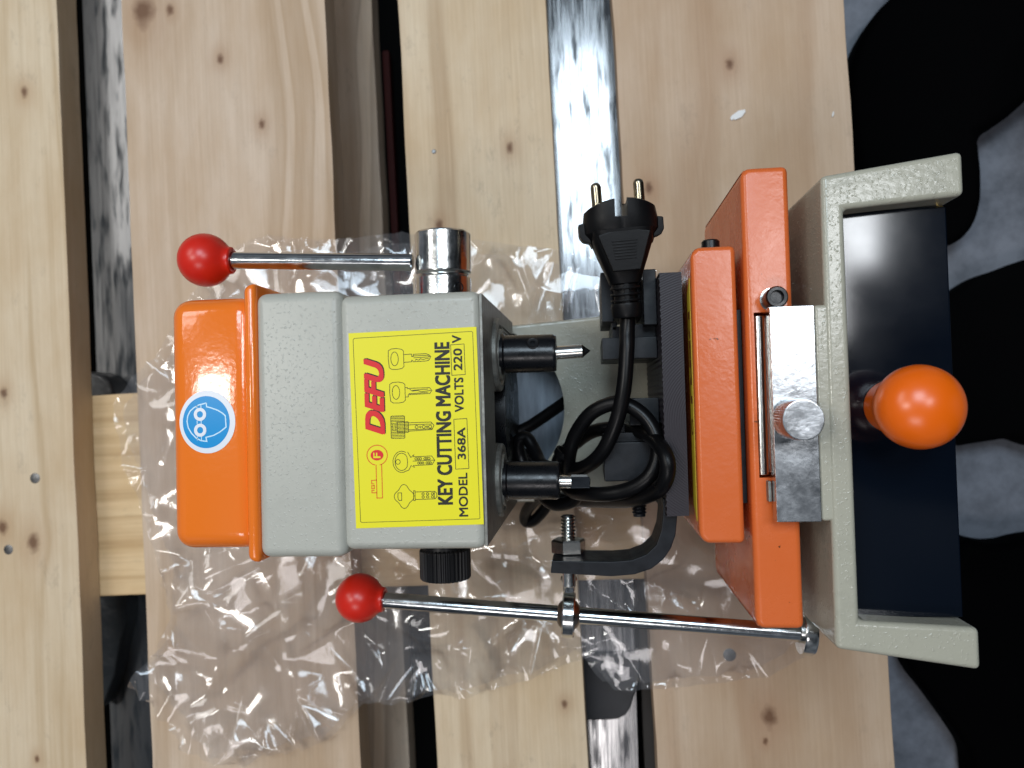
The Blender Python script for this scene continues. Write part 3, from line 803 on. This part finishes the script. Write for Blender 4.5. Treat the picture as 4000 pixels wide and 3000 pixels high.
# key five: cloverleaf bow
clover = []
for k in range(60):
    a = 2 * math.pi * k / 60; r = 1 + 0.13 * math.cos(4 * a)
    clover.append((496 + 64 * r * math.cos(a), 1328 + 76 * r * math.sin(a)))
key_lines((clover, True), ([(452, 1302), (478, 1302), (478, 1356), (458, 1356), (452, 1345), (450, 1330)], True), (rrect(566, 577, 1288, 1360, 2), True),
          ([(577, 1298), (720, 1296), (734, 1310), (735, 1336), (722, 1350), (577, 1352)], False), ([(716, 1297), (718, 1350)], False))
for x in (635, 668, 703):
    for y in (1313, 1335): key_lines((ellipse(x, y, 9, 8, 14), True))
# brand word with drop shadow, key logo
merge(shadow, fit_text('DEFU', lab, 240, 369, 865, 330, 0.06, 0.30))
merge(red, fit_text('DEFU', lab, 233, 362, 872, 337, 0.06, 0.30))
for pts, cl in ((ellipse(306, 1027, 75, 72, 48, 103, 437), False), ([(296, 1095), (296, 1335), (337, 1335), (337, 1093)], False),
                ([(296, 1206), (260, 1208), (260, 1232), (278, 1232)], False), ([(278, 1245), (260, 1245), (260, 1268), (278, 1268), (278, 1240)], False),
                ([(278, 1280), (260, 1280), (260, 1297), (296, 1297)], False)):
    merge(orink, stroke(pts, 0.36, cl))
disc = flat([lab(*p) for p in ellipse(305, 1027, 47, 38, 36)])
merge(red, disc)
part('key_printing', lift(ink, ZP + 0.06), 'ink', lab_parent, smooth=False)
part('brand_shadow', lift(shadow, ZP + 0.05), 'ink', lab_parent, smooth=False)
part('brand_printing', lift(red, ZP + 0.12), 'redink', lab_parent, smooth=False)
fl = fit_text('F', lab, 280, 330, 1046, 1010, 0.03)
# shapes below hang off the head so that they stay at the third level
part('logo_letter', lift(fl, ZP + 0.19), 'yellow', lab_parent, smooth=False)
part('logo_outline', lift(orink, ZP + 0.06), 'orink', lab_parent, smooth=False)

# --- orange hood and its lip
hd = box(-179.6, -141, -58.8, 49.2, 12, 184.6, 8.0, 6)
lip = prism([(-144, -62.6), (-138.4, -64.2), (-138.4, 54.6), (-144, 52.6)], 12, 187.8, 2.6, 3)
hood = part('hood', merge(hd, lip), 'hood')
ZS = 184.62
c0 = at(810, 1648, 186.7)
def stick(x, y): return (c0.x + (x - 830) * 0.02132, c0.y - (y - 818) * 0.02132)
def lifted(bm, a, b):
    lift(bm, a); return bm
ring = prism([stick(*p) for p in ellipse(830, 818, 583, 628, 72)], ZS, ZS + 0.15)
sticker = part('safety_sticker', ring, 'white', hood, smooth=False)
# sub-shapes of the sticker are children of the hood (third level)
part('sticker_disc', lift(flat([stick(*p) for p in ellipse(808, 822, 490, 520, 72)]), ZS + 0.20), 'blue', hood, smooth=False)
pl = bmesh.new(); pw = bmesh.new()
s_ = lambda pts, wd, cl=False: ribbon([stick(*p) for p in pts], wd, cl)
face = [(810, 455)] + [(830 + 420 * math.cos(rad(a)), 822 + 372 * math.sin(rad(a))) for a in range(-100, -261, -8)] + [(815, 1205), (812, 1130)]
merge(pl, s_([(820, 440), (822, 515), (900, 535), (1050, 590), (1150, 650), (1210, 705), (1222, 930), (1100, 1020), (960, 1090), (800, 1125), (815, 1205),
              (700, 1190), (600, 1140), (500, 1040), (430, 920), (408, 800), (425, 690), (480, 590), (560, 525), (660, 475), (820, 440)], 0.52))
for x in (620, 705):
    for y0, y1 in ((480, 540), (790, 855), (1105, 1180)): merge(pl, s_([(x, y0), (x, y1)], 0.36))
for cy in (664, 980): merge(pw, s_(ellipse(682, cy, 96, 98, 40), 1.40, True))
part('sticker_face', lift(pl, ZS + 0.25), 'paleline', hood, smooth=False)
part('sticker_goggles', lift(pw, ZS + 0.29), 'white', hood, smooth=False)

# --- feed lever on top
hx = -67.4
hub = part('feed_lever_hub', lathe([(0, 0), (13.35, 0), (13.35, 14.2), (12.4, 15.1), (12.0, 15.8), (12.2, 16.4), (13.3, 17.2), (13.35, 17.4), (13.35, 35.3), (12.5, 36.2), (0, 36.2)], (hx + 0.0, 46, 138), (0.012, 1, 0), 72), 'zinc')
part('set_screw_hole', merge(lathe([(2.4, 0.0), (2.4, 0.25), (2.0, 0.25), (2.0, -2), (0, -2)], (-58.3, 54.6, 147.6), (0.66, 0, 0.75), 28),
                             lathe([(1.6, -0.5), (1.9, -0.7), (1.6, -1), (0, -1)], (-58.3, 54.6, 147.6), (0.66, 0, 0.75), 20)), 'black', hub)
b0 = Vector((-179.4, 72.2, 150)); r0 = Vector((-80, 67.4, 146))
part('lever_rod', cyl(b0, r0, 4.0, 0.6), 'rod', hub)
def ball_knob(center, direction, r, mat, name, parent):
    d = Vector(direction).normalized(); prof = []
    for k in range(25):
        a = math.pi * k / 24
        prof.append((r * math.sin(a), -r * math.cos(a)))
    prof = [p for p in prof if not (p[1] > r * 0.86)]
    prof += [(r * 0.52, r * 0.90), (r * 0.50, r * 1.02), (r * 0.45, r * 1.06), (r * 0.34, r * 1.06), (r * 0.34, r * 0.9), (0, r * 0.9)]
    return part(name, lathe(prof, center, d, 48), mat, parent)
ball_knob(b0, r0 - b0, 12.6, 'red', 'ball_knob', hub)
# --- black ribbed knob below the head
part('ribbed_knob', lathe([(0, 0), (10, 0), (10.6, 8.2), (11.9, 9.0), (12.1, 9.6), (12.1, 22.0), (11.5, 22.8), (0, 22.8)], (-70, -59, 136), (0, -1, 0), 144,
     lambda k, h: 1.0 if h < 8.5 else (1.0 if (k % 4) < 2 else 0.945)), 'knurl')

# --- carriage: orange plates, dark plate, vices
or1 = prism([(66.4, -93.5), (68.2, -96.3), (86.0, -96.3), (86.0, 97.0), (68.6, 97.0), (66.4, 94.4)], 64, 168, 2.6, 3)
or1 = cut(or1, box(69.8, 76.5, -33.5, 35.6, 150, 190))
lower = part('lower_slide_plate', or1, 'orange')
or2 = prism([(44.6, -57.6), (47.2, -60.8), (63.3, -60.8), (63.3, 64.4), (47.2, 64.4), (44.6, 61.4)], 66, 168, 2.3, 3)
upper = part('upper_slide_plate', or2, 'orange')
part('slide_gib', box(63.3, 66.2, -45, 38, 90, 160, 0.3), 'blackmatt', upper)
stk = part('yellow_sticker', prism([(v, z) for v, z in ((52, 162.8), (-52, 162.8), (-45.5, 154), (45.5, 154))], 0, 0.2, M=Matrix(((0, 0, -1, 44.55), (1, 0, 0, 0), (0, 1, 0, 0), (0, 0, 0, 1)))), 'olive', upper, smooth=False)
def side_word(s, v0, v1, z0, z1, bold=0.03):
    bm = text_bm(s, bold); xs = [v.co.x for v in bm.verts]; ys = [v.co.y for v in bm.verts]
    x0, x1, y0, y1 = min(xs), max(xs), min(ys), max(ys)
    for v in bm.verts:
        a = (v.co.x - x0) / (x1 - x0); b = (v.co.y - y0) / (y1 - y0)
        v.co = (44.28, v0 + a * (v1 - v0), z0 + b * (z1 - z0))
    return bm
side = side_word('DEFU', 38, -2, 155.6, 161.4, 0.05)
rg = ribbon(ellipse(0, 0, 3.0, 2.4, 24), 1.2, True)
bmesh.ops.transform(rg, matrix=Matrix(((0, 0, -1, 44.28), (1, 0, 0, -12), (0, 1, 0, 158.5), (0, 0, 0, 1))), verts=rg.verts)
merge(side, rg)
part('sticker_printing', side, 'maroon', upper, smooth=False)
# socket screw at the end of upper plate, black pin at lower plate
es = at(2772, 948, 155)
part('end_screw', cyl((es.x, 63.5, 155), (es.x, es.y + 0.6, 155), 3.9, 0.7), 'black', upper)
def socket_screw(c, d, r, L, parent, name='socket_screw'):
    s = part(name, lathe([(0, -L), (r, -L), (r, -0.8), (r - 0.6, 0), (r * 0.62, 0), (r * 0.58, -0.4), (r * 0.55, -2.2), (0, -2.2)], c, d, 36, None), 'black', parent)
    return s
scr = socket_screw(Vector((77.3, 40.6, 178)), (0, 0, 1), 4.5, 14, lower)
part('washer', lathe([(0, 0), (5.0, 0), (5.0, 0.8), (0, 0.8)], (77.3, 40.6, 168.2), (0, 0, 1), 32), 'zinc', lower)
dpb = prism([(32.0, -50.6), (41.8, -50.4), (41.8, 55.6)] + [(32.1 + (0.35 if k % 2 else 0.0) + random.uniform(0, .12), 55.6 - k * 1.37) for k in range(78)], 70, 158, 0)
part('vice_plate', dpb, 'milled', mach, ang=20)
va = box(7.0, 12.6, 36.8, 59.8, 92, 140, 0.5)
for b_ in (box(26.2, 32.3, 34.6, 60.2, 92, 142, 0.5), box(12.6, 26.2, 40, 58, 92, 128, 0.4), box(11.5, 14.2, 33, 37, 92, 136, 0.4),
           box(6.8, 32.3, 19.4, 29.5, 92, 139, 0.6), box(11.8, 15.4, 29.3, 35.0, 92, 136, 0.4), box(19, 32.3, 29.3, 36, 92, 133, 0.4)): merge(va, b_)
upv = part('vice_jaw', va, 'blackmatt')
vb = box(18.6, 32.3, -11.5, 1.2, 92, 138, 0.6)
for b_ in (box(6.2, 32.3, -37, -19, 92, 139, 0.6), box(9.6, 32.3, -19.2, -14.8, 92, 134, 0.4), box(13, 32.3, -15, -11, 92, 126, 0.4), box(5.9, 9.0, -18.9, -15.6, 92, 136, 0.3)): merge(vb, b_)
lov = part('vice_jaw', vb, 'blackmatt')
def thread(a, b, r, pitch=1.15, depth=0.5, tip=True):
    a = Vector(a); b = Vector(b); L = (b - a).length; prof = [(0, 0), (r - depth, 0)]; h = 0.0
    while h + pitch < L:
        prof += [(r - depth, h + 0.1 * pitch), (r, h + 0.5 * pitch), (r - depth, h + 0.95 * pitch)]; h += pitch
    prof += [(r - depth, L), (0, L)]
    return lathe(prof, a, b - a, 32)
part('clamp_screw', thread((21.8, -36, 136), (21.8, -53.6, 136), 3.5, 1.5, 0.7), 'black', lov)

# --- bent bracket and rod end
brk = []
outer = [(37.6, -44), (37.6, -52), (36.6, -60), (34.4, -66), (30.8, -71), (25.5, -75), (18, -77.4), (8, -78.2), (-19.4, -76.6)]
inner = [(-18.6, -71.0), (-6, -71.4), (9, -71.6), (17, -71.0), (23.5, -68.6), (28, -64.4), (30.4, -58), (31.4, -51), (31.6, -44)]
bracket = part('bent_bracket', prism(outer + inner, 123, 150, 0.5), 'blackmatt')
ru = -11.6
reb = thread((ru + 0.2, -53.4, 131), (ru, -70, 131), 3.6, 1.6, 0.75)
merge(reb, cyl((ru, -70, 131), (ru - 0.2, -87, 131), 3.2, 0.3))
merge(reb, lathe([(0, 0), (3.5, 0), (4.0, 0.8), (3.5, 1.8), (2.9, 4.5), (3.0, 7), (0, 7)], (ru - 0.3, -83, 129), (-0.02, -1, -0.4), 28))
ey = (-12.9, -104.0, 117.0); ed = Vector((1, -0.0703, 0))
merge(reb, lathe([(6.0, -2.6), (10.2, -3.1), (10.9, -2.4), (10.9, 2.4), (10.2, 3.1), (6.0, 2.6), (6.0, -2.6)], ey, ed, 48))
part('rod_end', reb, 'zinc', bracket)
part('rod_end_ball', lathe([(4.0, -5.4), (5.6, -4.6), (7.2, -2.8), (8, 0), (7.2, 2.8), (5.6, 4.6), (4.0, 5.4)], ey, ed, 40), 'joint', bracket)
nut = lathe([(0, 0), (7.4, 0), (8.2, 0.9), (8.2, 6.0), (7.6, 6.8), (0, 6.8)], (ru, -64.6, 131), (0, -1, 0), 6)
bmesh.ops.rotate(nut, cent=(ru, -64.8, 131), matrix=Matrix.Rotation(rad(14), 3, 'Y'), verts=nut.verts)
part('hex_nut', nut, 'bit', bracket, ang=20)
# long operating lever
v_at = lambda u: -97.3 - (u + 119) * 0.0703
ll = part('lever_rod', cyl((-119, v_at(-119), 112), (97, v_at(97), 117), 4.0, 0.6), 'rod')
ball_knob(Vector((-119.4, -97.0, 112)), Vector((1, -0.07, 0.02)), 12.3, 'red', 'ball_knob', ll)
part('lever_eye', merge(lathe([(5, -2.6), (11.4, -3.0), (12, -2), (12, 2), (11.4, 3.0), (5, 2.6), (5, -2.6)], (101, -112.6, 112), (1, -0.07, 0), 40),
     lathe([(0, -9), (3, -8.5), (5, -6.5), (6, -3), (6, 3), (4, 5), (0, 5)], (100, -112.8, 112), (1, -0.07, 0), 32)), 'zinc', ll)

# --- steel stop bar, rods and thumb knob
bar = part('stop_bar', box(73.9, 91.4, -50.4, 36.6, 171.5, 178.5, 0.35), 'galv')
part('thumb_knob', lathe([(0, 0), (4, 0), (4, 2), (7.7, 2.2), (8.1, 2.8), (8.1, 18.2), (7.7, 18.8), (7.2, 18.85), (3, 18.75), (0, 18.75)], (80.6, -9.0, 178.5), (0, 0, 1), 96,
     lambda k, h: 1.0 if (h < 2.5 or h > 18.4) else (1.0 if k % 2 else 0.945)), 'galv', bar)
rods = cyl((72.3, 34.4, 164.5), (71.9, -32.6, 164.5), 2.6, 0.3)
merge(rods, cyl((75.3, 33.6, 162.6), (74.9, -31.8, 162.6), 1.7, 0.3))
part('guide_rods', rods, 'bit', bar)
part('end_clip', box(72.4, 73.7, -43, -34.6, 165, 172, 0.3), 'castedge', bar)

# --- base casting with lacquered front panel
bp = [(95.2, -101.2), (149.8, -109.2), (149.8, -92.6), (104.7, -90.0), (104.7, 75.0), (151, 78.2), (151, 96.0), (96, 89.0)]
base = part('base', merge(prism(bp, 2, 178, 2.3, 4), box(91.6, 99, -50.4, 36.8, 2, 177.2, 1.5, 3)), 'greywarmlit')
panel = part('front_panel', box(105.2, 148.8, -91.6, 76.6, 162, 167, 0.8, 2), 'drawer', base)
part('panel_body', box(105.2, 146, -90, 75, 20, 160), 'cavity', base)
part('panel_screw', lathe([(0, 0), (2.6, 0), (2.6, 1.2), (1.8, 1.8), (0, 1.8)], (149.6, 76.4, 158), (0.5, 0, 1), 20), 'brass', base)
kz = 167
part('drawer_knob', lathe([(0, 0), (10.6, 0), (10.9, 1.5), (10.6, 7), (10.9, 12), (12.0, 16), (13.0, 18.4), (13.4, 18.7), (14.9, 22), (15.8, 25.6), (16.0, 28.8), (15.4, 32.2), (13.6, 35.4), (10.6, 37.8), (6.8, 39.4), (3.3, 40.1), (0, 40.3)],
     (123.5, -5.2, kz), (0, 0, 1), 72), 'oknob', base)

# --- power cord and plug
Zc = 150
cordA = [at(2451, 1225, 152), at(2449, 1300, 152), at(2448, 1363, 153), at(2435, 1525, 153), at(2402, 1661, 150), at(2348, 1770, 144), at(2277, 1826, 132), at(2200, 1832, 118),
         at(2120, 1815, 105), at(2090, 1760, 98), at(2060, 1712, 95), at(2028, 1722, 94), at(2035, 1790, 92), at(2080, 1880, 96), at(2160, 1965, 108), at(2250, 1940, 116), at(2225, 1850, 122),
         at(2225, 1772, 130), at(2252, 1690, 136), at(2317, 1608, 142), at(2413, 1574, 146), at(2500, 1612, 148), at(2556, 1690, 150), at(2566, 1786, 152), at(2527, 1866, 152), at(2440, 1915, 148), at(2320, 1928, 140),
         at(2220, 1905, 120), at(2180, 1800, 96), at(2260, 1720, 104), at(2330, 1680, 112), at(2430, 1672, 118), at(2520, 1692, 140), at(2590, 1760, 162), at(2606, 1840, 165), at(2570, 1912, 158), at(2470, 1950, 140),
         at(2350, 1955, 112), at(2220, 1950, 84), at(2120, 1935, 60), at(2060, 1990, 40), at(2055, 2035, 30), at(2100, 2020, 34), at(2150, 1930, 46), at(2100, 1800, 62), at(1960, 1735, 66), at(2085, 1655, 58), at(2210, 1568, 44), at(2215, 1560, 30)]
cord = part('power_cord', tube(catmull(cordA, 9), 3.45, 16), 'rubber')
part('cable_tie', lathe([(3.3, -1.6), (4.3, -1.6), (4.3, 1.6), (3.3, 1.6), (3.3, -1.6)], at(2200, 1770, 128), (0.5, 0.8, 0.3), 20), 'rubber', cord)
# plug, built along its own axis and then laid on the vice
pc = at(2414, 789, 160); tail = at(2449, 1225, 154)
yax = (pc - tail).normalized(); zax = Vector((0.05, 0.0, 1)); xax = yax.cross(zax).normalized(); zax = xax.cross(yax)
PM = Matrix((xax, yax, zax)).transposed().to_4x4(); PM.translation = pc
body = loft([(-2.6, 14.2, 9.5, 0, 2.5), (0.0, 14.0, 10.0, 0, 2.4), (-0.6, 15.6, 12, 0, 2.4), (-6, 16.6, 12.4, 0, 2.4), (-13.5, 16.4, 12.0, 0, 2.5), (-16.0, 14.4, 10.5, 0, 2.6), (-18, 13.0, 9.4, 0, 2.8)][1:], 48)
# domed face: push the front edge back towards the sides
for v in body.verts:
    if v.co.y > -8: v.co.y -= 4.2 * (v.co.x / 16.6) ** 2
body = cut(body, box(-2.7, 2.6, -8.0, 6, -30, 30, M=Matrix.Rotation(rad(-3), 4, 'Z')))
body = cut(body, lathe([(0, -20), (3.1, -20), (3.1, 20), (0, 20)], (-0.2, -11.5, 14.8), (0, 1, 0.0), 20))
neck = loft([(-13, 13.6, 11.6, 0.6, 4.5), (-18, 13.2, 11.2, 0.5, 4.5), (-26, 10.4, 9.2, 0.3, 4), (-33, 7.8, 7.4, 0, 3), (-36.0, 6.9, 6.6, 0, 2.4), (-36.6, 6.0, 5.8, 0, 2), (-38.2, 6.0, 5.8, 0, 2)], 40)
merge(body, neck)
for y in (-38.2, -40.9, -43.6): merge(body, lathe([(5.2, -0.6), (6.6, -0.5), (6.8, 0), (6.6, 0.5), (5.2, 0.6)], (0, y, 0), (0, 1, 0), 36))
merge(body, cyl((0, -36, 0), (0, -45, 0), 5.3, 0.2)); merge(body, box(-1, 1, -45, -36, 4.6, 6.1, 0.2))
merge(body, lathe([(5.2, 0), (6.7, -0.2), (6.9, -1), (6.8, -5), (6.2, -6.4), (4.4, -6.6), (4.0, -4)], (0, -44.6, 0), (0, 1, 0), 36))
# trapezoid panel, grip ribs and side ears
merge(body, prism([(-11.0, -15.2), (-6, -14.0), (0, -13.8), (6, -14.0), (11.4, -15.0), (6.0, -31), (-5.6, -31)], 8.6, 12.1, 0.5))
for k in range(7): merge(body, box(-5.4 + k * 0.16, 5.4 - k * 0.16, -18.6 - k * 1.25, -18.0 - k * 1.25, 11.9, 12.5, 0.12))
for sx in (-1, 1):
    merge(body, prism([(sx * 15, -8.4), (sx * 18.4, -9.0), (sx * 18.4, -14.2), (sx * 17.0, -16.6), (sx * 14, -17.4), (sx * 13, -20)], -5, 4.2, 0.5))
bmesh.ops.transform(body, matrix=PM, verts=body.verts)
plug = part('plug', body, 'plug', cord, ang=32)
for sx in (-9.3, 9.3):
    pin = lathe([(0, -4), (2.35, -4), (2.35, 9.6), (2.0, 10.8), (1.2, 11.5), (0, 11.6)], (sx, -3 if sx < 0 else -3, 0), (0, 1, 0), 28)
    bmesh.ops.transform(pin, matrix=PM, verts=pin.verts)
    part('plug_pin', pin, 'nickel', cord)

# ================================================================== PERSON kneeling at the pallet's right-hand edge
def skinned(name, verts, edges, mat, sub=2):
    me = bpy.data.meshes.new(name)
    me.from_pydata([Vector(v[:3]) * MM for v in verts], edges, [])
    o = bpy.data.objects.new(name, me); COL.objects.link(o)
    o.modifiers.new('skin', 'SKIN')
    if not me.skin_vertices: me.skin_vertices.new()
    for i, v in enumerate(verts):
        r = v[3] * MM; me.skin_vertices[0].data[i].radius = (r, r); me.skin_vertices[0].data[i].use_root = (i == 0)
    s = o.modifiers.new('sub', 'SUBSURF'); s.levels = sub; s.render_levels = sub
    dg = bpy.context.evaluated_depsgraph_get(); dg.update()
    m2 = bpy.data.meshes.new_from_object(o.evaluated_get(dg))
    bpy.data.objects.remove(o); bpy.data.meshes.remove(me)
    for p in m2.polygons: p.use_smooth = True
    m2.materials.clear(); m2.materials.append(mat)
    r = bpy.data.objects.new(name, m2); COL.objects.link(r)
    return r
def wp(px, py, z): return tuple(world(px, py, z) * 1000)
V = [(560, 10, 760, 140), (545, 0, 930, 150), (500, -10, 1110, 160), (470, -10, 1240, 150), (420, -20, 1330, 60), (370, -25, 1400, 92), (350, -25, 1480, 85),
     (550, 110, 690, 105), (440, 190, 250, 78), (370, 262, -95, 58),
     (550, -90, 690, 105), (470, -180, 250, 78), (410, -235, -95, 58)]
E_ = [(0, 1), (1, 2), (2, 3), (3, 4), (4, 5), (5, 6), (0, 7), (7, 8), (8, 9), (0, 10), (10, 11), (11, 12)]
person = skinned('person', V, E_, M['cloth'])
tag(person, 'person in black trousers and black shoes standing at the right edge of the pallet', 'person')
def floor_shape(name, pix, z0, z1, bev, mat, parent=None):
    zm = (z0 + z1) / 2
    return finish(name, prism([(q.x, q.y) for q in (world(px, py, zm) * 1000 for px, py in pix)], z0, z1, bev, 4), M[mat], parent)
floor_shape('shoe', [(3560, -120), (3480, 0), (3395, 80), (3330, 190), (3298, 300), (3300, 480), (3330, 700), (3420, 900), (3560, 990), (3690, 975), (3765, 915), (3800, 810), (3800, 690),
                     (3785, 548), (3880, 500), (3960, 430), (4060, 340), (4250, 250), (4250, -120)], -149.5, -112, 9, 'shoe', person)
floor_shape('shoe', [(3735, 2085), (3600, 2280), (3500, 2520), (3530, 2610), (3605, 2700), (3700, 2830), (3765, 2930), (3775, 3080), (4250, 3080), (4250, 2075), (4000, 2085), (3900, 2114), (3810, 2112)],
            -149.5, -112, 9, 'shoe', person)
bd = floor_shape('black_slab', [(3690, 1150), (3790, 1085), (3860, 1065), (3990, 1015), (4300, 980), (4300, 1770), (4000, 1742), (3930, 1708), (3830, 1722), (3690, 1745), (3600, 1600), (3600, 1250)],
                 -149.5, -120, 8, 'cloth')  # low black slab with rounded edges, unidentified
tag(bd, 'low black slab on the concrete floor beside the orange knob', 'bundle')
